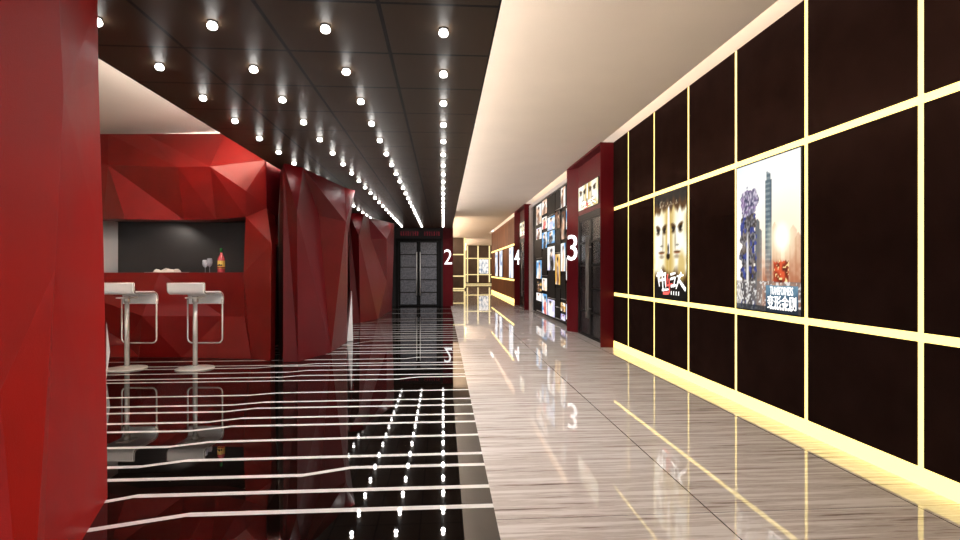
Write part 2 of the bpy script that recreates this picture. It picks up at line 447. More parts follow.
# ------------------------------------------------------------------ downlights
ORD = ['first', 'second', 'third', 'fourth', 'fifth', 'sixth', 'seventh', 'eighth', 'ninth', 'tenth', 'eleventh', 'twelfth', 'thirteenth', 'fourteenth', 'fifteenth',
       'sixteenth', 'seventeenth', 'eighteenth', 'nineteenth', 'twentieth', 'twenty-first', 'twenty-second', 'twenty-third', 'twenty-fourth', 'twenty-fifth']
ROWS = ['the row along the cream corridor', 'the second row from the cream corridor', 'the third row from the cream corridor', 'the row along the bar side']
dl = empty('ceiling_light')
b = MB(); b.lathe([(.028, 0), (.028, -.003), (.022, -.005), (.015, -.006)], seg=16); b.build('socket_ring', M['frame_black'], dl)
b = MB(); b.lathe([(.014, -.004), (.020, -.009), (.0235, -.016), (.0265, -.023), (.025, -.031), (.018, -.039), (.006, -.043)], seg=14); b.build('bulb', M['bulb'], dl)
first = True; spots = []
for c in range(4):
    x = (.003, -.637, -1.232, -1.822)[c]
    for k in range(0, 22):
        y = 2.93 + k * TPY
        if y > YP - .3: continue
        o = dl if first else copy_tree(dl)
        first = False
        o.location = (x, y, HB)
        spots.append((x, y))
        tag(o, 'small bare downlight, %s from the camera in %s' % (ORD[k], ROWS[c]), 'ceiling light', 'downlights in the black ceiling')

# ------------------------------------------------------------------ dark panelled wall with light strips
Y0, PITCH, GAP = 2.642, .889, .05
ZT, ZBt = 2.055, .792
rows = [(.105, ZBt - GAP / 2, 'bottom'), (ZBt + GAP / 2, ZT - GAP / 2, 'middle'), (ZT + GAP / 2, HC - .005, 'top')]
cols = []
edges = [Y0 + k * PITCH for k in range(-3, 6)] + [7.715]
desc = {5: 'narrow column tight against red doorway 3', 4: 'second column from red doorway 3', 3: 'column of the two-faces poster', 2: 'column between the two posters',
        1: 'column of the city poster', 0: 'column next to the city poster, camera side', -1: 'second column past the city poster, camera side', -2: 'third column past the city poster, camera side', -3: 'fourth column past the city poster, camera side'}
for k in range(-3, 6):
    ya = Y0 + k * PITCH; yb = min(Y0 + (k + 1) * PITCH, 7.74)
    for z0, z1, rn in rows:
        if rn == 'middle' and k in (1, 3): continue
        b = MB(); b.box(XW, XW + .022, ya + .019, yb - (.019 if yb < 7.7 else .03), z0, z1)
        o = bevel(b.build('cladding_panel', M['panel']), .003, 1)
        tag(o, 'dark espresso wall panel, %s row, %s' % (rn, desc[k]), 'wall panel', 'dark panels of the corridor wall')
def strip(name, box, label, grp, mat=None):
    b = MB(); b.box(*box); o = b.build(name, mat or M['strip']); tag(o, label, 'light strip', grp); return o
G = 'glowing strips between the dark panels'
strip('light_strip', (XW + .0105, XW + .020, YB0, 7.71, ZT - GAP / 2 + .001, ZT + GAP / 2 - .001), 'long horizontal glowing strip above the posters on the dark wall', G)
strip('light_strip', (XW + .0105, XW + .020, YB0, 7.71, ZBt - GAP / 2 + .001, ZBt + GAP / 2 - .001), 'long horizontal glowing strip below the posters on the dark wall', G)
strip('light_strip', (XW + .002, XW + .05, YB0, 7.71, .004, .1), 'broad glowing strip along the floor at the foot of the dark wall', G)
vd = {0: 'second upright past the city poster, camera side', 1: 'at the camera-side edge of the city poster', 2: 'at the doorway-side edge of the city poster', 3: 'at the camera-side edge of the two-faces poster',
      4: 'at the doorway-side edge of the two-faces poster', 5: 'the one nearer red doorway 3 than any other', -1: 'third upright past the city poster, camera side', -2: 'fourth upright past the city poster, camera side', -3: 'fifth upright past the city poster, camera side'}
for k in range(-3, 6):
    y = Y0 + k * PITCH
    strip('light_strip', (XW + .006, XW + .010, y - .018, y + .018, .1, HC - .01), 'thin upright glowing strip between dark panels, ' + vd[k], G)

# ------------------------------------------------------------------ posters
def vnoise(seed):
    rnd = random.Random(seed); tab = [[rnd.random() for _ in range(64)] for _ in range(64)]
    def f(x, y):
        xi, yi = int(math.floor(x)), int(math.floor(y)); fx, fy = x - xi, y - yi
        fx = fx * fx * (3 - 2 * fx); fy = fy * fy * (3 - 2 * fy)
        g = lambda i, j: tab[j % 64][i % 64]
        return (g(xi, yi) * (1 - fx) + g(xi + 1, yi) * fx) * (1 - fy) + (g(xi, yi + 1) * (1 - fx) + g(xi + 1, yi + 1) * fx) * fy
    return f
N1, N2, N3 = vnoise(1), vnoise(2), vnoise(3)
def mixc(a, b, t):
    t = max(0, min(1, t)); return tuple(x + (y - x) * t for x, y in zip(a, b))
def blob(s, t, cs, ct, rs, rt, soft=.35):
    d = math.hypot((s - cs) / rs, (t - ct) / rt)
    return max(0, min(1, (1 - d) / soft + .5)) if d < 1 + soft else 0
CR, TAN, DK, BL = (1, .97, .84), (.78, .66, .36), (.30, .19, .07), (.05, .035, .03)
def faces_print(crop_lo=0.0, crop_hi=1.0):
    def fn(s, t):
        t = crop_lo + t * (crop_hi - crop_lo)
        left = s < .47
        cx = .24 if left else .73
        dx = (s - cx) * (1 if left else -1)              # + towards the blade of light
        c = mixc((1, .98, .88), TAN, .05 + 1.1 * max(0, dx - .02) / .2)
        c = mixc(c, TAN, 1.3 * max(0, N1(s * 8, t * 11) - .5))
        c = mixc(c, (1, .99, .92), blob(s, t, cx - (.06 if left else -.06), .55, .16, .30, .8) * .85)
        ew = .075
        for ex in (cx - .11, cx + .10):                   # brow and eye socket
            tilt = (s - cx) * (.10 if (ex > cx) == left else -.16)
            c = mixc(c, DK, blob(s, t, ex, .675 + (abs(s - cx) * .18 - .015), ew, .022, .6) * .95)
            c = mixc(c, BL, blob(s, t, ex, .655 + (abs(s - cx) * .12 - .012), ew * .75, .016, .6))
            c = mixc(c, DK, blob(s, t, ex, .627, ew * .8, .020, .8) * .6)
            c = mixc(c, BL, blob(s, t, ex, .632, ew * .45, .012, .5))
        c = mixc(c, DK, blob(s, t, cx + (.05 if left else -.05), .54, .026, .09, .9) * .4)     # nose shade
        c = mixc(c, BL, blob(s, t, cx + .01, .50, .045, .010, .8) * .6)
        c = mixc(c, (.55, .30, .14), blob(s, t, cx + .005, .435, .09, .016, .6) * .9)
        c = mixc(c, DK, blob(s, t, cx + .005, .44, .085, .006, .6))
        c = mixc(c, DK, blob(s, t, cx + .0, .395, .08, .018, .9) * .5)
        hair = .83 + .07 * N2(s * 16, 3.0) - .35 * (s - cx) ** 2
        c = mixc(c, DK, (t - hair + .05) / .05); c = mixc(c, BL, (t - hair - .03) / .06)
        c = mixc(c, DK, (.26 - t + .08 * N1(s * 7, 9)) / .10 * (1 if abs(s - .47) > .2 else 1.5))                                   # chin and neck
        c = mixc(c, BL, (.17 - t + .08 * N2(s * 8, 5)) / .08)
        if not left: c = mixc(c, TAN, blob(s, t, .86, .30, .10, .14, .6) * .8)
        else: c = mixc(c, CR, blob(s, t, .17, .27, .05, .13, .7) * .8)
        w = .035 + .03 * max(0, .93 - t) if t > .42 else .012                                   # blade of light
        if .10 < t < .90: c = mixc(c, (1, 1, 1), (w * (1 if t < .84 else (.90 - t) / .06) - abs(s - .475)) / .02)
        c = mixc(c, (.12, .10, .12), blob(s, t, .465, .47, .022, .05, .4)); c = mixc(c, BL, blob(s, t, .46, .40, .055, .03, .5) * .9)
        if t > .87 and N3(s * 60, t * 90) > .72 and .18 < s < .78 and t < .94: c = mixc(c, (.9, .85, .75), .7)
        return c
    return fn
def city_print(s, t):
    c = mixc((1, .97, .93), (.80, .87, .90), (t - .5) * 1.3 - s * .4)
    c = mixc(c, (.99, .84, .68), blob(s, t, .8, .42, .45, .26, 1.2) * .6)
    n = N1(s * 26, t * 40); m = N2(s * 55, t * 70)
    for cx, w, top, dark in ((.37, .035, .62, .55), (.415, .03, .55, .45), (.64, .04, .58, .32), (.70, .03, .47, .3), (.90, .05, .55, .25), (.97, .05, .50, .3), (.83, .04, .44, .2)):
        if abs(s - cx) < w and t < top - abs(s - cx) * .8: c = mixc(c, (.40, .41, .42) if s < .5 else (.74, .54, .40), min(1, dark * 1.7 + .35 * m * dark))
    if abs(s - .545) < .052 - (.02 if t > .86 else 0) and t < .925 - (s - .50) * .35:            # slim tall tower
        c = mixc((.30, .37, .41), (.64, .68, .68), .75 * (1 if math.sin(t * 190) > .2 else .25) * (.5 + .5 * m) + (.35 if t < .4 else 0))
        if s > .57: c = mixc(c, (.30, .36, .40), .6)
    d = abs(s - .21)
    tower = .125 + .015 * math.sin(t * 55) + .05 * (n - .4)
    if t < .66 and d < tower:                                                                    # overgrown pillar of rubble
        c = mixc((.08, .09, .13), (.62, .62, .66), m * 1.25 - .2); c = mixc(c, (.50, .40, .30), N3(s * 20, t * 30) * .5)
        if N3(s * 31, t * 22) > .7: c = mixc(c, (.18, .24, .60), .7)
        c = mixc(c, (.93, .91, .89), blob(s, t, .20, .28, .02, .26, .5) * .9)
    rr = math.hypot((s - .22) / .17, (t - .74) / .10) + .35 * (n - .5)
    if rr < .95: c = mixc((.22, .21, .32), (.84, .80, .86), m * 1.3 - .1); c = mixc(c, (.55, .42, .62), .5 * (1 if n > .6 else 0))
    if t < .5 and s > .36: c = mixc(c, (.72, .48, .34), max(0, .5 - t) * 1.6 * (.3 + n))
    c = mixc(c, (1, .96, .82), blob(s, t, .74, .48, .15, .11, 1.3)); c = mixc(c, (1, 1, .97), blob(s, t, .74, .48, .09, .075, 1.0))
    if t < .36 and s > .45:
        c = mixc(c, (.62, .34, .22), (.36 - t) * 4 * (.35 + .8 * n))
        if .62 < s < .84 and .19 < t < .31 + .03 * m: c = mixc((.30, .10, .06), (.84, .34, .20), n * 1.2); c = mixc(c, (1, .86, .6), 1 if m > .78 else 0)
    if t < .20: c = mixc(c, (.46, .43, .42), .75 * (.3 + n)); c = mixc(c, (.93, .92, .90), .8 if m > .66 else 0)
    if t < .17 and .5 < s < .97: c = mixc((.16, .24, .32), (.42, .56, .64), (t - .02) / .15 + .3 * (n - .5)); 
    if t < .035: c = mixc(c, (.12, .14, .17), .7)
    return c

def lightbox(name, label, cat, w, h, fn, nx, ny, loc, rz, group=None, mat='ink', rim=.012, depth=.03):
    r = empty(name, loc, rz); tag(r, label, cat, group)
    b = MB(); b.box(-w / 2 - rim, w / 2 + rim, .002, depth, -rim, h + rim)
    b.build('frame', M['frame_black'], r)
    painted('poster_print', w, h, nx, ny, fn, M[mat], r)
    return r

def strokes(name, polys, mat, parent, depth=.002, y=-.001):
    b = MB()
    for P in polys:
        n = len(P); vs = [(x, y, z) for x, z in P] + [(x, y - depth, z) for x, z in P]
        b.add(vs, [tuple(range(n)), tuple(range(2 * n - 1, n - 1, -1))] + [(i, (i + 1) % n, n + (i + 1) % n, n + i) for i in range(n)])
    return b.build(name, mat, parent)
def brush(x0, z0, x1, z1, w0, w1):
    d = Vector((x1 - x0, z1 - z0)); n = Vector((-d.y, d.x)).normalized()
    return [(x0 + n.x * w0, z0 + n.y * w0), (x0 - n.x * w0 * .6, z0 - n.y * w0), ((x0 + x1) / 2 - n.x * (w0 + w1) * .6, (z0 + z1) / 2 - n.y * (w0 + w1) * .6), (x1 - n.x * w1, z1 - n.y * w1), (x1 + n.x * w1 * .4, z1 + n.y * w1)]
def face_title(parent, w, zc, sc):
    U = lambda L: [brush(a * w * 1.05, zc + bz * sc, c * w * 1.05, zc + d * sc, e * sc * 1.35, f * sc * 1.35) for a, bz, c, d, e, f in L]
    strokes('title_lettering', U([(-.36, .30, -.30, -.40, .055, .03), (-.24, .42, -.33, .0, .05, .03), (-.40, .12, -.10, .24, .04, .05), (-.22, .36, -.18, -.62, .06, .03), (-.30, -.1, -.12, -.02, .04, .04), (-.13, .2, -.10, -.42, .045, .03),
                                  (-.22, -.55, -.02, -.50, .04, .03), (.04, .20, .18, .27, .045, .03), (.03, -.02, .16, .06, .04, .04), (.05, -.34, .20, -.28, .05, .03), (.18, .1, .13, -.38, .03, .03), (.34, .30, .20, -.44, .06, .03), (.27, -.02, .46, -.46, .05, .07), (.22, .12, .40, .18, .03, .03)]), M['title_white'], parent)
    strokes('title_stroke', U([(-.04, .22, -.07, -.36, .04, .03), (.0, .0, .02, -.66, .035, .03), (-.08, -.34, .1, -.22, .03, .02), (-.18, -.70, .0, -.66, .05, .05)]), M['title_red'], parent, y=-.0035)
    strokes('title_small', U([(.06 + .07 * i, -.56, .06 + .07 * i + .005, -.74, .028, .028) for i in range(4)]), M['title_white'], parent)

PW, PH = .838, 1.19
YC = lambda k: Y0 + (k + .5) * PITCH
R90 = -PI / 2
p1 = lightbox('movie_poster', 'backlit poster of two sepia faces split by a white blade', 'poster', PW - .005, PH, faces_print(), 56, 84, (XW - .004, YC(3), .828), R90)
face_title(p1, PW, .225, .24)
p2 = lightbox('movie_poster', 'bright backlit poster of a hazy sunlit city with a slim tower', 'poster', PW - .02, PH, city_print, 110, 160, (XW - .004, YC(1) + .01, .828), R90, mat='ink_bright')
text_mesh('title_lettering', 'TRANSFORMERS', w=.27, h=.062, depth=.002, mat=M['title_white'], parent=p2, loc=(.195, -.001, .165))
o = text_mesh('title_lettering', '\u53d8\u5f62\u91d1\u521a', w=.34, h=.105, depth=.002, mat=M['title_white'], parent=p2, loc=(.195, -.001, .078), bold=.012)
strokes('title_small', [[(.06 + i * .03, .022), (.06 + i * .03, .042), (.078 + i * .03, .042), (.078 + i * .03, .022)] for i in range(9)], M['title_white'], p2)

# ------------------------------------------------------------------ doors
def door(name, label, W, H, loc, rz, panes=5, glass='glass_shaded', bar='handle'):
    r = empty(name, loc, rz); structure(r, label, 'door')
    fr = .09; y0, y1 = -.05, .0
    b = MB(); b.box(-W / 2, -W / 2 + fr, y0, y1, 0, H); b.box(W / 2 - fr, W / 2, y0, y1, 0, H); b.box(-W / 2 + fr, W / 2 - fr, y0, y1, H - fr, H); b.box(-W / 2 + fr, W / 2 - fr, y0, y1, 0, .02)
    b.build('door_frame', M['frame_black'], r)
    lw = (W - 2 * fr) / 2
    for sgn in (-1, 1):
        cx = sgn * lw / 2; x0, x1 = cx - lw / 2 + .004, cx + lw / 2 - .004
        z0, z1 = .025, H - fr - .004; st = .055; ph = (z1 - z0 - .03) / panes
        b = MB(); b.box(x0, x0 + st, -.045, -.01, z0, z1); b.box(x1 - st, x1, -.045, -.01, z0, z1)
        for i in range(panes + 1):
            zz = z0 + i * ph; b.box(x0 + st, x1 - st, -.045, -.01, zz, zz + .03)
        leaf = b.build('door_leaf', M['frame_black'], r)
        for i in range(panes):
            b = MB(); b.box(x0 + st, x1 - st, -.034, -.02, z0 + i * ph + .03, z0 + (i + 1) * ph)
            b.build('glass_pane', M[glass], leaf)
        hx = sgn * .055
        b = MB(); b.tube([(hx, -.10, .34), (hx, -.10, H * .80)], .014, 12)
        for zz in (.5, H * .72): b.tube([(hx, -.045, zz), (hx, -.10, zz)], .01, 8)
        b.build('door_handle', M[bar], leaf)
        for zz in (.46, 1.38):
            b = MB(); b.box(sgn * .045 - .028 + sgn * .07, sgn * .045 + .028 + sgn * .07, -.052, -.045, zz, zz + .056)
    return r
door('door_2', 'black double door with frosted panes and long handles beside numeral 2', 1.44, 2.15, (-.775, YP, 0), 0, glass='glass_lit', bar='steel')
b = MB()
for i in range(17):
    if i in (8, 9): continue
    x0 = -1.36 + i * .075; r = random.Random(i)
    for q in range(4):
        zz = 2.255 + q * .034
        a = r.random() * .025; c = .04 + r.random() * .022
        b.box(x0 + a, x0 + c, YP - .008, YP - .001, zz, zz + .011)
    b.box(x0 + .02 + r.random() * .02, x0 + .032 + r.random() * .015, YP - .008, YP - .001, 2.25, 2.38)
tag(b.build('sign_lettering', M['red_sign']), 'dim red lettering on the black wall above the double doors', 'sign')

# ------------------------------------------------------------------ numbered doorway portals
def portal(num, yb, label):
    r = empty('doorway_portal', (0, yb, 0)); tag(r, label, 'doorway')
    b = MB(); b.prism([(2.33, 0), (XW + .05, 0), (XW + .05, .25), (2.48, .25)], 0, HC - .003); b.build('jamb', M['dark_red'], r)
    b = MB(); b.prism([(2.33, 2.14), (2.48, 1.85), (XW + .05, 1.85), (XW + .05, 2.14)], 0, HC - .003); b.build('jamb', M['dark_red'], r)
    b = MB(); b.box(2.48, XW + .05, .25, 1.85, 2.14, HC - .003); b.prism([(2.33, 0.0), (2.48, .25), (2.48, 1.85), (2.33, 2.14)], HC - .03, HC - .003)
    b.build('header', M['dark_red'], r)
    th = -math.atan2(.29, .15)
    o = text_mesh('numeral', num, w=.25 if num != '4' else .27, h=.475, depth=.02, mat=M['numeral'], parent=r, loc=(2.407, 1.99, 1.565), bold=-.004)
    o.rotation_euler = (0, 0, th)
    return r
p3 = portal('3', 7.72, 'dark red doorway portal with white numeral 3 beside the panelled wall')
p4 = portal('4', 15.1, 'dark red doorway portal with white numeral 4, past the picture wall')
door('door_3', 'black double door with shade-darkened glass in red doorway 3', 1.6, 2.13, (2.52, 7.72 + 1.05, 0), R90)
door('door_4', 'black double door with shade-darkened glass in red doorway 4', 1.6, 2.13, (2.52, 15.1 + 1.05, 0), R90)
for yb, lab in ((7.72, 'small backlit two-faces poster over the door of red doorway 3'), (15.1, 'small backlit two-faces poster over the door of red doorway 4')):
    q = lightbox('door_poster', lab, 'poster', 1.22, .42, faces_print(.34, .78), 60, 40, (2.464, yb + 1.18, 2.215), R90, 'posters over the numbered doors', rim=.008, depth=.014)
    face_title(q, 1.0, .09, .12)
# doorway 2 : red pier
r2 = empty('doorway_pier', (.16, YP, 0)); tag(r2, 'dark red pier with white numeral 2 beside the black double doors', 'pier')
b = MB(); b.box(-.16, .16, -.06, .15, 0, HB + .02); b.build('pier_block', M['dark_red'], r2)
text_mesh('numeral', '2', w=.25, h=.475, depth=.02, mat=M['numeral'], parent=r2, loc=(0.0, -.061, 1.57), bold=-.004)

# ------------------------------------------------------------------ picture wall between doorways 3 and 4
pw = empty('picture_display', (XW, 12.5, 0)); tag(pw, 'tall lit picture display of mixed photo tiles between doorways 3 and 4', 'picture display')
yA, yZ = 9.87, 15.08; L = yZ - yA
FR = .17
def pbox(b, ya, yb, z0, z1, x0, x1, mi=0):   # in the display's own frame
    b.box(x0, x1, ya - 12.5, yb - 12.5, z0, z1, mi)
b = MB(); pbox(b, yZ - FR * 2.2, yZ, 0, 2.99, -.06, .05); pbox(b, yA, yA + FR, 0, 2.99, -.06, .05); pbox(b, yA + FR, yZ - FR * 2.2, 2.9, 2.99, -.06, .05)
b.build('frame', M['grey_trim'], pw)
b = MB(); pbox(b, yA + FR, yZ - FR * 2.2, .03, 2.9, .0, .05); b.build('backing', M['frame_black'], pw)
colsU = [537.1, 542.8, 548.2, 556.1, 561.6, 566.9]
colsY = [at_x(u, 270, XW).y for u in colsU] + [10.05]
def zof(u, v): return at_x(u, v, XW).z
W_, K_, SK, BR, BU, RD, GO, LV = (.98, .97, .95), (.05, .04, .04), (.93, .75, .62), (.42, .26, .17), (.35, .62, .85), (.80, .22, .20), (.90, .68, .30), (.80, .78, .92)
TA, TB = 180, 250; SC = 6.754
T = [ # column, y0, y1 in picture rows, palette (bg, mid, figure) ; None = dark tile
 (0, 165, 300, (W_, SK, BR)), (0, 322, 402, (W_, LV, BR)), (0, 412, 522, None), (0, 542, 668, (BU, W_, SK)), (0, 687, 758, (K_, GO, BR)), (0, 762, 818, (W_, LV, W_)), (0, 832, 880, None),
 (1, 130, 232, (SK, W_, BR)), (1, 248, 332, (W_, SK, RD)), (1, 352, 462, (BU, W_, K_)), (1, 478, 640, None), (1, 662, 748, (W_, (1, .93, .82), SK)), (1, 768, 905, (W_, BU, RD)),
 (2, 90, 230, None), (2, 245, 338, (W_, BU, LV)), (2, 342, 430, (BU, W_, K_)), (2, 448, 612, (W_, LV, K_)), (2, 638, 792, None), (2, 806, 922, (LV, W_, W_)),
 (3, 60, 190, None), (3, 208, 330, (BR, K_, BR)), (3, 348, 482, None), (3, 498, 708, (GO, W_, BR)), (3, 732, 852, None), (3, 868, 930, None),
 (4, 30, 185, (W_, SK, BR)), (4, 212, 402, (BR, K_, SK)), (4, 425, 618, (W_, BU, SK)), (4, 648, 798, None), (4, 828, 890, (W_, GO, BR)), (4, 904, 950, (LV, (.5, .35, .7), W_)),
 (5, 20, 160, None), (5, 180, 330, (BU, W_, BR)), (5, 350, 500, None), (5, 520, 680, (W_, SK, RD)), (5, 700, 820, None), (5, 840, 950, (W_, LV, BU))]
def tile_print(pal, seed):
    f, g = vnoise(seed), vnoise(seed + 100); rr = random.Random(seed); cx = .35 + .3 * rr.random()
    def fn(s, t):
        c = mixc(pal[0], pal[1], (f(s * 3.5, t * 4) - .45) * 3)
        body = blob(s, t, cx + .08 * math.sin(t * 6 + seed), .28, .26, .42, .3)
        c = mixc(c, pal[2], body * (.5 + .7 * g(s * 6, t * 7)))
        c = mixc(c, SK, blob(s, t, cx, .72, .13, .12, .3)); c = mixc(c, K_ if seed % 2 else BR, blob(s, t, cx, .83, .16, .08, .4))
        return mixc(c, (1, 1, 1), .25 * (f(s * 9, t * 9) > .6))
    return fn
for i, (c, y0, y1, pal) in enumerate(T):
    um = (colsU[c] + colsU[c + 1]) / 2 if c < 5 else 570
    sl = lambda v: v
    za, zb = zof(um, TA + y1 / SC if y1 < 540 else 250 + (y1 - 473) / SC), zof(um, TA + y0 / SC if y0 < 540 else 250 + (y0 - 473) / SC)
    za = max(za, .05); zb = min(zb, 2.88)
    if zb - za < .06: continue
    yb, ya = colsY[c] - .03, colsY[c + 1] + .03
    yb = min(yb, yZ - FR * 2.2 - .01); ya = max(ya, yA + FR + .01)
    cyy, ww = (ya + yb) / 2, yb - ya
    bb = MB(); pbox(bb, ya, yb, za, zb, -.022, -.001)
    tl = bb.build('photo_tile', M['frame_black'], pw)
    e = .012
    if pal:
        q = painted('photo_print', ww - e, zb - za - e, 12, 16, tile_print(pal, i + 3), M['ink_bright'], tl, (-.0245, cyy - 12.5, za + e / 2)); q.rotation_euler = (0, 0, R90)
    else:
        # thin pale outline under a blank tile
        bb = MB(); pbox(bb, ya, yb, za - .03, za - .018, -.024, -.002); bb.build('tile_edge', M['grey_trim'], tl)

# ------------------------------------------------------------------ wooden wall fittings
G2 = 'glowing strips on the wooden wall'
strip('light_strip', (XW - .02, XW, 17.28, 27.4, ZT - .03, ZT + .03), 'horizontal glowing strip above the slim posters on the wooden wall', G2)
strip('light_strip', (XW - .02, XW, 17.28, 27.4, ZBt - .03, ZBt + .03), 'horizontal glowing strip below the slim posters on the wooden wall', G2)
strip('light_strip', (XW - .02, XW, 17.28, 27.4, .004, .12), 'glowing strip along the floor at the foot of the wooden wall', G2)
def slim_print(seed):
    f = vnoise(seed)
    def fn(s, t): return mixc((.97, .98, 1), (.45, .52, .68), max(0, (f(s * 3, t * 6) - .55) * 3.2) * (1 - t * .5))
    return fn
for k, (ua, ub, lab) in enumerate(((509.8, 514.2, 'bright slim poster on the wooden wall beside doorway 4'), (500, 503.1, 'bright slim poster on the wooden wall, middle one of three'), (495.8, 498.4, 'bright slim poster at the far end of the wooden wall'))):
    ya, yb = at_x(ub, 270, XW).y, at_x(ua, 270, XW).y
    lightbox('wall_poster', lab, 'poster', yb - ya - .06, ZT - ZBt - .14, slim_print(k + 40), 10, 20, (XW - .03, (ya + yb) / 2, ZBt + .07), R90, rim=.02, mat='ink_bright')

# ------------------------------------------------------------------ far panelling
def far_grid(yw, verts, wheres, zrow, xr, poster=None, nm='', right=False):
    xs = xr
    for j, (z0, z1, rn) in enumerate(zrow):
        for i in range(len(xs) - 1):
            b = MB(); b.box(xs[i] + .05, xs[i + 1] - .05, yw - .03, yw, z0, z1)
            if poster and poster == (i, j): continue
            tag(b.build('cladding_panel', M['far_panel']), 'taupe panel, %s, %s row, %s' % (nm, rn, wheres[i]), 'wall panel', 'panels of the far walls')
X1 = [at_y(452, 270, 31).x, at_y(464.6, 270, 31).x]
zr = [(.2, ZBt - .05, 'bottom'), (ZBt + .05, ZT - .05, 'middle'), (ZT + .05, HC - .01, 'top')]
far_grid(31.05, None, ['its only column'], zr, X1, None, 'far wall beside numeral 2')
X2 = [at_y(u, 270, 41).x for u in (456.5, 467.4, 478, 489.4, 500)]
far_grid(41.05, None, ['hidden column', 'beside the near far wall', 'column of the small picture', 'column by the wooden wall'], zr, X2, (2, 1), 'end wall of the corridor')
G3 = 'glowing strips on the far walls'
for z, lab in ((ZT, 'above its middle panel'), (ZBt, 'below its middle panel')):
    strip('light_strip', (X1[0], X1[1], 31.03, 31.06, z - .035, z + .035), 'horizontal glowing strip on the far wall beside numeral 2, ' + lab, G3, M['strip_far'])
    strip('light_strip', (X2[0], X2[-1], 41.03, 41.06, z - .035, z + .035), 'horizontal glowing strip on the end wall of the corridor, ' + lab.replace('its middle panel', 'the small picture'), G3, M['strip_far'])
strip('light_strip', (X1[0], X1[1], 31.03, 31.06, .02, .09), 'glowing strip at the foot of the far wall beside numeral 2', G3, M['strip_far'])
strip('light_strip', (X2[0], X2[-1], 41.03, 41.06, .03, .09), 'glowing strip at the foot of the end wall', G3, M['strip_far'])
strip('light_strip', (X1[1] - .05, X1[1] + .06, 31.0, 31.025, .1, HC - .01), 'upright glowing strip at the corner of the far wall beside numeral 2', G3, M['strip_far'])
for u_, lab in ((467.4, 'next to the near far wall'), (478, 'at the edge of the small picture'), (489.4, 'between the small picture and the wooden wall')):
    x = at_y(u_, 270, 41).x
    strip('light_strip', (x - .05, x + .05, 41.0, 41.025, .2, HC - .01), 'upright glowing strip on the end wall, ' + lab, G3, M['strip_far'])
def far_print(s, t): return mixc((1, .96, .92), (.45, .52, .6), max(0, (N2(s * 8, t * 7) - .5) * 3) * (1 - t * .7) + (.4 if abs(s - .3) < .1 and t < .8 else 0))
lightbox('wall_poster', 'small bright city picture on the end wall of the corridor', 'poster', X2[3] - X2[2] - .16, ZT - ZBt - .14, far_print, 16, 20, ((X2[2] + X2[3]) / 2, 41.0, ZBt + .07), 0, mat='ink_bright')

# ------------------------------------------------------------------ faceted solids
def facets(name, V, tris, back, mat, parent=None):
    """Flat facets over points V, closed towards the back by the vector given."""
    bm = bmesh.new(); vs = [bm.verts.new(p) for p in V]
    fs = [bm.faces.new([vs[i] for i in t]) for t in tris]
    bmesh.ops.recalc_face_normals(bm, faces=fs)
    for f in fs:
        if f.normal.dot(Vector(back)) > 0 : pass
    d = sum((f.normal * f.calc_area() for f in fs), Vector()).dot(Vector(back))
    if d > 0:
        for f in fs: f.normal_flip()
    r = bmesh.ops.extrude_face_region(bm, geom=bm.faces[:], use_keep_orig=True)
    for g in r['geom']:
        if isinstance(g, bmesh.types.BMVert): g.co += Vector(back)
    bmesh.ops.recalc_face_normals(bm, faces=bm.faces)
    me = bpy.data.meshes.new(name); bm.to_mesh(me); bm.free()
    me.materials.append(mat)
    o = bpy.data.objects.new(name, me); COL.objects.link(o)
    if parent: o.parent = parent
    return o

# --- bar kiosk
def YK(u): return 7.27 + (u - 100) * (6.90 - 7.27) / 170
def K(u, v, off=0.0): return at_y(u, v, YK(u) + off)
kiosk = empty('bar_kiosk', (0, 0, 0)); tag(kiosk, 'faceted red bar kiosk with a dark serving hatch', 'bar kiosk')
# fascia
V = {'A': K(40, 134, .25), 'A1': K(108, 134, .22), 'A2': K(145, 134, .2), 'A3': K(225, 133.5, .2), 'A4': K(266.5, 134, .15),
     'Z': K(40, 165, .2), 'D': K(108, 165, -.06), 'E': K(177.6, 167, -.36), 'F': K(210, 166.5, -.24), 'Q': K(246, 191, .0), 'L': K(266.8, 208, .22),
     'Y_': K(40, 219, .3), 'G': K(103.2, 219, .22), 'H': K(125.5, 219.3, -.04), 'I': K(184, 220, .10), 'J': K(216, 219.5, .16), 'K': K(245.5, 217, .12), 'B': K(266.5, 160, .2)}
keys = list(V); ix = {k: i for i, k in enumerate(keys)}
def T3(s): return [tuple(ix[k] for k in t.split()) for t in s.split(',')]
facets('fascia', [V[k] for k in keys], T3('A A1 D,A D Z,Z D G,Z G Y_,A1 A2 E,A1 E D,A2 A3 F,A2 F E,A3 A4 B,A3 B F,B L Q,B Q F,D H G,D I H,D E I,E J I,E F J,F K J,F Q K,Q L K'), (0, .32, 0), M['kiosk_red'], kiosk)
# right-hand jamb and counter front
V = {'K': K(245.5, 217, .12), 'L': K(266.8, 208, .22), 'M': K(271.5, 243.7, -.16), 'N': K(243.6, 272.4, .03)}
keys = list(V); ix = {k: i for i, k in enumerate(keys)}
facets('side_jamb', [V[k] for k in keys], T3('K L M,K M N'), (0, .3, 0), M['kiosk_red'], kiosk)
fl = lambda u, v: at_z(u, v, 0.004)
V = {'T0': K(20, 272.8, .0), 'T1': K(160, 272.6, -.02), 'N': K(243.6, 272.4, .03), 'M': K(271.5, 243.7, -.16),
     'P0': K(127, 344, .16), 'P1': K(141.9, 315.8, -.12), 'P2': K(223.6, 316.3, .14), 'P3': K(244.3, 317, .12),
     'B0': fl(20, 357.5), 'B1': fl(139, 357.3), 'B2': fl(182, 357.5), 'B3': fl(214.5, 358.2), 'B4': fl(251.5, 359), 'B5': fl(270.4, 361)}
keys = list(V); ix = {k: i for i, k in enumerate(keys)}
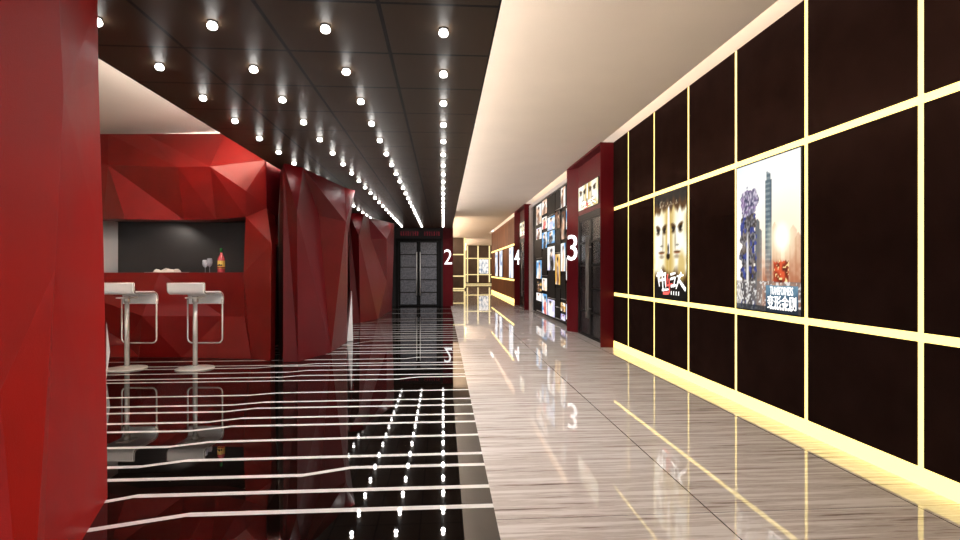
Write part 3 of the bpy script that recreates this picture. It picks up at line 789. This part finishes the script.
facets('counter_front', [V[k] for k in keys], T3('T0 T1 P1,T0 P1 P0,T0 P0 B0,P0 B1 B0,P1 B1 P0,T1 P2 P1,T1 N P2,N P3 P2,P1 P2 B2,P1 B2 B1,P2 P3 B3,P2 B3 B2,P3 B4 B3,N B4 P3,N M B4,M B5 B4'), (0, .18, 0), M['kiosk_red'], kiosk)
# dark return panel leading to the gap
Rr = [at_y(266.4, 150, 7.05), at_y(281, 158, 7.5), at_y(276.5, 262, 7.45), at_y(273.5, 330, 7.3), fl(270.4, 361), K(271.5, 243.7, -.16), K(266.8, 208, .22)]
facets('return_panel', Rr, [(0, 1, 6), (6, 1, 2), (6, 2, 5), (5, 2, 3), (5, 3, 4)], (-.25, .35, 0), M['dark_red'], kiosk)
zc = V['T1'].z - .006
cl = at_y(20, 272, YK(20)); cr = at_y(243, 272, YK(243))
b = MB(); b.prism([(cl.x, cl.y + .08), (cr.x, cr.y + .12), (cr.x + .05, 7.5), (cr.x + .05, 7.75), (cl.x, 7.95)], zc - .04, zc - .002); b.build('counter_top', M['bar_top'], kiosk)
bl, br_ = at_y(118, 250, 8.2), at_y(246, 250, 8.2)
b = MB(); b.box(bl.x - .02, br_.x + .25, 8.2, 8.25, 0, 2.0); b.build('back_board', M['bar_back'], kiosk)
b = MB(); b.box(bl.x - .06, bl.x, 7.5, 8.25, 0, 1.86); b.build('side_wall', M['white_paint'], kiosk)
b = MB(); b.box(bl.x - .1, br_.x + .25, 7.62, 8.25, 1.86, 1.9); b.build('hatch_soffit', M['bar_back'], kiosk)
b = MB(); b.prism([(cr.x + .04, cr.y + .2), (cr.x + .1, cr.y + .2), (br_.x + .3, 8.25), (br_.x + .22, 8.25)], 0, 1.88); b.build('side_wall', M['bar_back'], kiosk)

# --- faceted partitions
GP = 'faceted red partitions'
def partition(label, V, tris, back, fin=None, mat='wine_red'):
    r = empty('faceted_partition', (0, 0, 0)); tag(r, label, 'partition', GP)
    facets('facet_shell', V, tris, back, M[mat], r)
    if fin: facets('pale_fin', fin, [(0, 1, 2)], (-.03, .05, 0), M['white_paint'], r)
    return r
f_ = fl
V = [at_y(283.4, 163, 6.8), at_y(303, 168, 6.88), at_y(344.5, 187.5, 7.9), at_y(355, 190.5, 7.95),   # 0-3 top
     at_y(297, 212, 6.62), at_y(319, 215.5, 7.30), at_y(346, 222, 7.55), at_y(348, 235, 8.25),        # 4-7
     f_(283.2, 362), f_(298, 362), f_(331, 352.5), f_(347, 342)]                                       # 8-11
partition('tall faceted red partition beside the bar kiosk', V, [(0, 1, 4), (0, 4, 9), (0, 9, 8), (4, 1, 5), (4, 5, 10), (4, 10, 9), (1, 2, 6), (1, 6, 5), (5, 6, 10), (2, 3, 6), (3, 7, 6), (6, 7, 11), (6, 11, 10)], (-.36, 1.0, 0),
          [at_y(351.8, 291, 8.75), f_(353, 341), f_(347, 341.5)])
V = [at_y(348.5, 213, 11.8), at_y(364, 213.5, 11.9), at_y(368.5, 217.5, 12.2), at_y(394.4, 223.5, 13.9),  # 0-3
     at_y(359, 236, 11.5), at_y(371, 239.3, 12.4), at_y(386.7, 239, 12.9), at_y(386.7, 281, 13.6), at_y(393, 270, 14.6),   # 4-8
     f_(351, 323.3), f_(360, 323), f_(377.5, 319.4), f_(391.9, 310)]                                       # 9-12
partition('second faceted red partition, between the tall one and the double doors', V, [(0, 1, 4), (0, 4, 10), (0, 10, 9), (1, 5, 4), (4, 5, 11), (4, 11, 10), (1, 2, 5), (2, 3, 6), (2, 6, 5), (5, 6, 7), (5, 7, 11), (3, 8, 6), (6, 8, 7), (7, 8, 12), (7, 12, 11)], (-.26, 1.0, 0))
strip('light_strip', (-1.51, -1.47, 15.4, 15.46, .75, 1.65), 'thin gold light strip between the second red partition and the double doors', None, M['gold'])
# great red partition beside the camera
PA, PB, PC = at_y(63.5, 95, 1.98), at_y(55, 270, 1.92), at_y(0, 392, 1.62)
def on_face(u, v):
    n = (PB - PA).cross(PC - PA); d = ray(u, v); o = Vector((0, 0, EYE))
    return o + d * (n.dot(PA - o) / n.dot(d))
V = [at_y(97.5, -2, 2.74), at_y(95.5, 8, 2.58), on_face(59, 0), on_face(56, -80),   # 0-3
     at_y(63.5, 95, 1.98), at_y(55, 270, 1.92), at_z(42, 600), at_z(82, 540), at_z(107.6, 497.5),  # 4-8
     at_y(106.3, 400, 2.78), at_y(103.6, 250, 2.80), at_y(98.5, 80, 2.84),                 # 9-11
     on_face(-90, -200), on_face(-80, 110), on_face(-20, 340), PC.copy(), at_z(27, 700), at_z(-140, 760)]   # 12-17
partition('great faceted red partition standing beside the camera', V, [(0, 1, 3), (1, 2, 3), (2, 1, 4), (1, 0, 11), (4, 1, 11), (4, 11, 10), (4, 10, 5), (5, 10, 9), (5, 9, 8), (5, 8, 7), (5, 7, 6),
          (3, 2, 12), (2, 4, 13), (2, 13, 12), (4, 5, 13), (5, 14, 13), (5, 15, 14), (5, 6, 16), (5, 16, 15), (15, 16, 17), (14, 15, 17), (13, 14, 17)], (-.75, .55, 0), mat='red')
fin = facets('pale_fin', [at_y(106.5, 322, 5.9), at_z(106.2, 380), at_y(110, 352, 5.84)], [(0, 1, 2)], (-.03, .05, 0), M['white_paint'])
tag(fin, 'pale upright wedge standing half behind the great red partition', 'fin')

# ------------------------------------------------------------------ bar stools
def arc(cy, cz, r, a0, a1, n=5):
    return [(cy + r * math.cos(math.radians(a0 + (a1 - a0) * i / n)), cz + r * math.sin(math.radians(a0 + (a1 - a0) * i / n))) for i in range(n + 1)]
def make_stool():
    r = empty('bar_stool')
    # pole and foot
    b = MB(); b.lathe([(.205, 0), (.21, .006), (.205, .012), (.12, .02), (.05, .026), (.034, .034)], seg=36); b.build('base', M['steel'], r)
    b = MB(); b.lathe([(.026, .03), (.026, .56), (.024, .565), (.024, .80)], seg=20); b.lathe([(.034, .77), (.034, .845)], seg=20); b.build('pole', M['chrome'], r)
    # profile of the pad in local (y, z): lip at the front, flat seat, low back
    W = .41
    prof = [(.222, .742), (.228, .79)] + arc(.178, .815, .05, 0, 90) + [(0, .866), (-.10, .870)] + arc(-.155, .925, .055, -90, -180)[0:] + [(-.212, .965), (-.214, 1.0)]
    th = .034
    def offset(P, d):
        out = []
        for i in range(len(P)):
            a = Vector(P[max(0, i - 1)]); c = Vector(P[min(len(P) - 1, i + 1)]); t = (c - a).normalized(); n = Vector((t.y, -t.x))
            out.append((P[i][0] + n.x * d, P[i][1] + n.y * d))
        return out
    out = offset(prof, th); loop = prof + out[::-1]
    n = len(loop); b = MB()
    hw = W / 2
    vs = [(-hw, y, z) for y, z in loop] + [(hw, y, z) for y, z in loop]
    m = len(prof); fs = []
    for i in range(n): fs.append((i, (i + 1) % n, n + (i + 1) % n, n + i))
    for i in range(m - 1):
        a, c, d, e = i, i + 1, n - 2 - i, n - 1 - i
        fs.append((a, c, d, e)); fs.append((n + a, n + e, n + d, n + c))
    b.add(vs, fs)
    s = bevel(b.build('seat', M['white_seat'], r), .009, 3, .9)
    # chrome frame following the pad on both sides, joined in a foot loop below the lip
    mid = [((p[0] + q[0]) / 2, (p[1] + q[1]) / 2) for p, q in zip(prof, out)]
    b = MB()
    for sg in (-1, 1): b.tube([(sg * (hw + .004), y, z) for y, z in mid], .0085, 8)
    b.tube([(-hw - .004, mid[-1][0], mid[-1][1]), (hw + .004, mid[-1][0], mid[-1][1])], .0085, 8)
    b.build('seat_frame', M['chrome'], r)
    y = .222; zl = .27; rr = .055; H = hw + .004
    P = [(-H, y, .80)] + [(-H, y, zl + rr)] + [(-H + rr - rr * math.cos(t), y, zl + rr - rr * math.sin(t)) for t in (PI / 8, PI / 4, 3 * PI / 8, PI / 2)]
    P2 = [(-x, yy, z) for x, yy, z in P[::-1]]
    b = MB(); b.tube(P + P2, .0095, 10); b.build('footrest', M['chrome'], r)
    b = MB(); b.box(-.07, .07, -.09, .09, .822, .836); b.build('seat_plate', M['steel'], r)
    return r
s0 = make_stool()
c = at_z(195.2, 368.6); s0.location = (c.x, c.y, 0); s0.rotation_euler = (0, 0, math.radians(-4))
tag(s0, 'white bar stool with chrome pole, standing under the bottle', 'bar stool', 'bar stools at the kiosk')
s1 = copy_tree(s0); c = at_z(127, 368.8); s1.location = (c.x, c.y, 0)
tag(s1, 'white bar stool half hidden by the great red partition', 'bar stool', 'bar stools at the kiosk')

# ------------------------------------------------------------------ things on the counter
ZC = zc - .002
def P_(u, y): return at_y(u, 272, y)
p = P_(221.2, 7.22)
bt = empty('liquor_bottle', (p.x, p.y, ZC)); tag(bt, 'pink-red liquor bottle with green cap on the bar counter', 'bottle')
b = MB(); b.lathe([(.040, 0), (.045, .006), (.045, .175), (.043, .195), (.030, .222), (.017, .248), (.0145, .262), (.0145, .285)], seg=24); b.build('glass_body', M['liquor'], bt)
b = MB(); b.lathe([(.0165, .272), (.0165, .325), (.0145, .33)], seg=20); b.build('cap', M['cap'], bt)
b = MB(); b.lathe([(.0458, .058), (.0458, .165)], seg=24, cap=False)
lab = b.build('bottle_label', pbr('yellow_label', rgb(236, 206, 104), .5, noise=.1), bt, fix=False)
b = MB(); b.lathe([(.0462, .062), (.0462, .082)], seg=24, cap=False); b.build('label_band', pbr('dark_label_print', rgb(150, 60, 24), .5, noise=.2), lab, fix=False)
b = MB()
for k in range(5):
    a = -PI / 2 - .5 + k * .25; b.box(.047 * math.cos(a) - .006, .047 * math.cos(a) + .006, .047 * math.sin(a) - .002, .047 * math.sin(a) + .001, .092 + .006 * (k % 2), .108 + .008 * (k % 3))
b.build('label_emblem', pbr('label_black', rgb(30, 22, 16), .5), lab)
wg = empty('wine_glass'); 
b = MB(); b.lathe([(.030, 0), (.030, .003), (.006, .007)], seg=20); b.lathe([(.0035, .005), (.0035, .085)], seg=10); b.build('stem', M['glass'], wg)
b = MB(); b.lathe([(.004, .083), (.022, .097), (.034, .12), (.037, .145), (.034, .175), (.030, .20), (.0285, .20), (.032, .175), (.035, .145), (.032, .121), (.020, .10), (.002, .088)], seg=24, cap=False); b.build('bowl', M['glass'], wg)
p = P_(205.2, 7.2); wg.location = (p.x, p.y, ZC); wg.scale = (1, 1, .87); tag(wg, 'clear stemmed glass on the bar counter, nearer the white napkin', 'glass', 'stemmed glasses on the bar')
w2 = copy_tree(wg); p = P_(209.6, 7.42); w2.location = (p.x, p.y, ZC); w2.scale = (1, 1, 1); tag(w2, 'clear stemmed glass on the bar counter, nearer the bottle', 'glass', 'stemmed glasses on the bar')
p = P_(166.8, 7.32)
ty = empty('serving_tray', (p.x, p.y, ZC)); tag(ty, 'flat oval steel tray under a white napkin on the bar', 'tray')
b = MB()
n = 32; ring = lambda rx, ry, z: [(rx * math.cos(2 * PI * k / n), ry * math.sin(2 * PI * k / n), z) for k in range(n)]
R = [ring(.24, .11, 0), ring(.285, .14, .012), ring(.275, .132, .013), ring(.235, .105, .004)]
b.add([v for r_ in R for v in r_], [(i * n + k, i * n + (k + 1) % n, (i + 1) * n + (k + 1) % n, (i + 1) * n + k) for i in range(3) for k in range(n)] + [tuple(range(n))[::-1], tuple(3 * n + k for k in range(n))], 0, True)
b.build('tray_dish', M['tray'], ty)
b = MB(); nx, ny = 26, 14; vs = []
for j in range(ny + 1):
    for i in range(nx + 1):
        x, y = (i / nx - .5) * .32, (j / ny - .5) * .17
        e = max(0, min(1, min(i, nx - i) / 4, min(j, ny - j) / 3)); e = e * e * (3 - 2 * e)
        vs.append((x + .012 * N2(j * .6, i * .3), y + .012 * N1(i * .4, j), .006 + e * (.036 + .022 * N1(i * .45, j * .5) + .012 * math.sin(i * .5 + j * .2))))
b.add(vs, [(j * (nx + 1) + i, j * (nx + 1) + i + 1, (j + 1) * (nx + 1) + i + 1, (j + 1) * (nx + 1) + i) for j in range(ny) for i in range(nx)], 0, True)
o = b.build('napkin', M['linen'], fix=False); o.location = (p.x - .005, p.y, ZC); tag(o, 'crumpled white napkin heaped on the steel tray', 'napkin')
sm = o.modifiers.new('cloth_thickness', 'SOLIDIFY'); sm.thickness = .003

# ------------------------------------------------------------------ light
def spot(name, loc, aim, power, size, blend, col, rad=.03):
    d = bpy.data.lights.new(name, 'SPOT'); d.energy = power; d.spot_size = math.radians(size); d.spot_blend = blend; d.color = col; d.shadow_soft_size = rad
    o = bpy.data.objects.new(name, d); COL.objects.link(o); o.location = loc
    o.rotation_euler = (Vector(aim) - Vector(loc)).to_track_quat('-Z', 'Y').to_euler()
    return o
w = bpy.data.worlds.new('world'); S.world = w; w.use_nodes = True
bg = w.node_tree.nodes['Background']; bg.inputs['Color'].default_value = (1.0, .96, .93, 1); bg.inputs['Strength'].default_value = 1.7
# each downlight also throws its own beam down
BE = []
for pw in (26, 10, 4, 1.2):
    sd = bpy.data.lights.new('downlight_beam', 'SPOT'); BE.append(sd); sd.energy = pw; sd.spot_size = math.radians(158); sd.spot_blend = 1.0; sd.color = (1, .97, .94); sd.shadow_soft_size = .025
for i, (x, y) in enumerate(spots):
    o = bpy.data.objects.new('downlight_beam', BE[min(3, int((.3 - x) / .613))]); COL.objects.link(o); o.location = (x, y, HB - .075)
# warm spots in the ceiling washing the bar front
for x, y, ax, ay, az, pw in ((-2.3, 5.6, -2.75, 7.0, 2.4, 9), (-3.2, 6.25, -3.5, 6.95, 1.0, 26), (-2.7, 6.3, -2.75, 6.9, 1.05, 34), (-4.2, 5.6, -4.2, 7.0, 2.0, 12)):
    spot('bar_spot', (x, y, HC - .1), (ax, ay, az), pw, 50, .8, (1, .86, .7), .04)
# small lamp inside the serving hatch
p = at_y(176, 232, 8.0)
spot('hatch_spot', (p.x, 7.9, 1.83), (p.x - .2, 8.15, 1.0), 8, 150, .5, (1, .9, .8), .03)
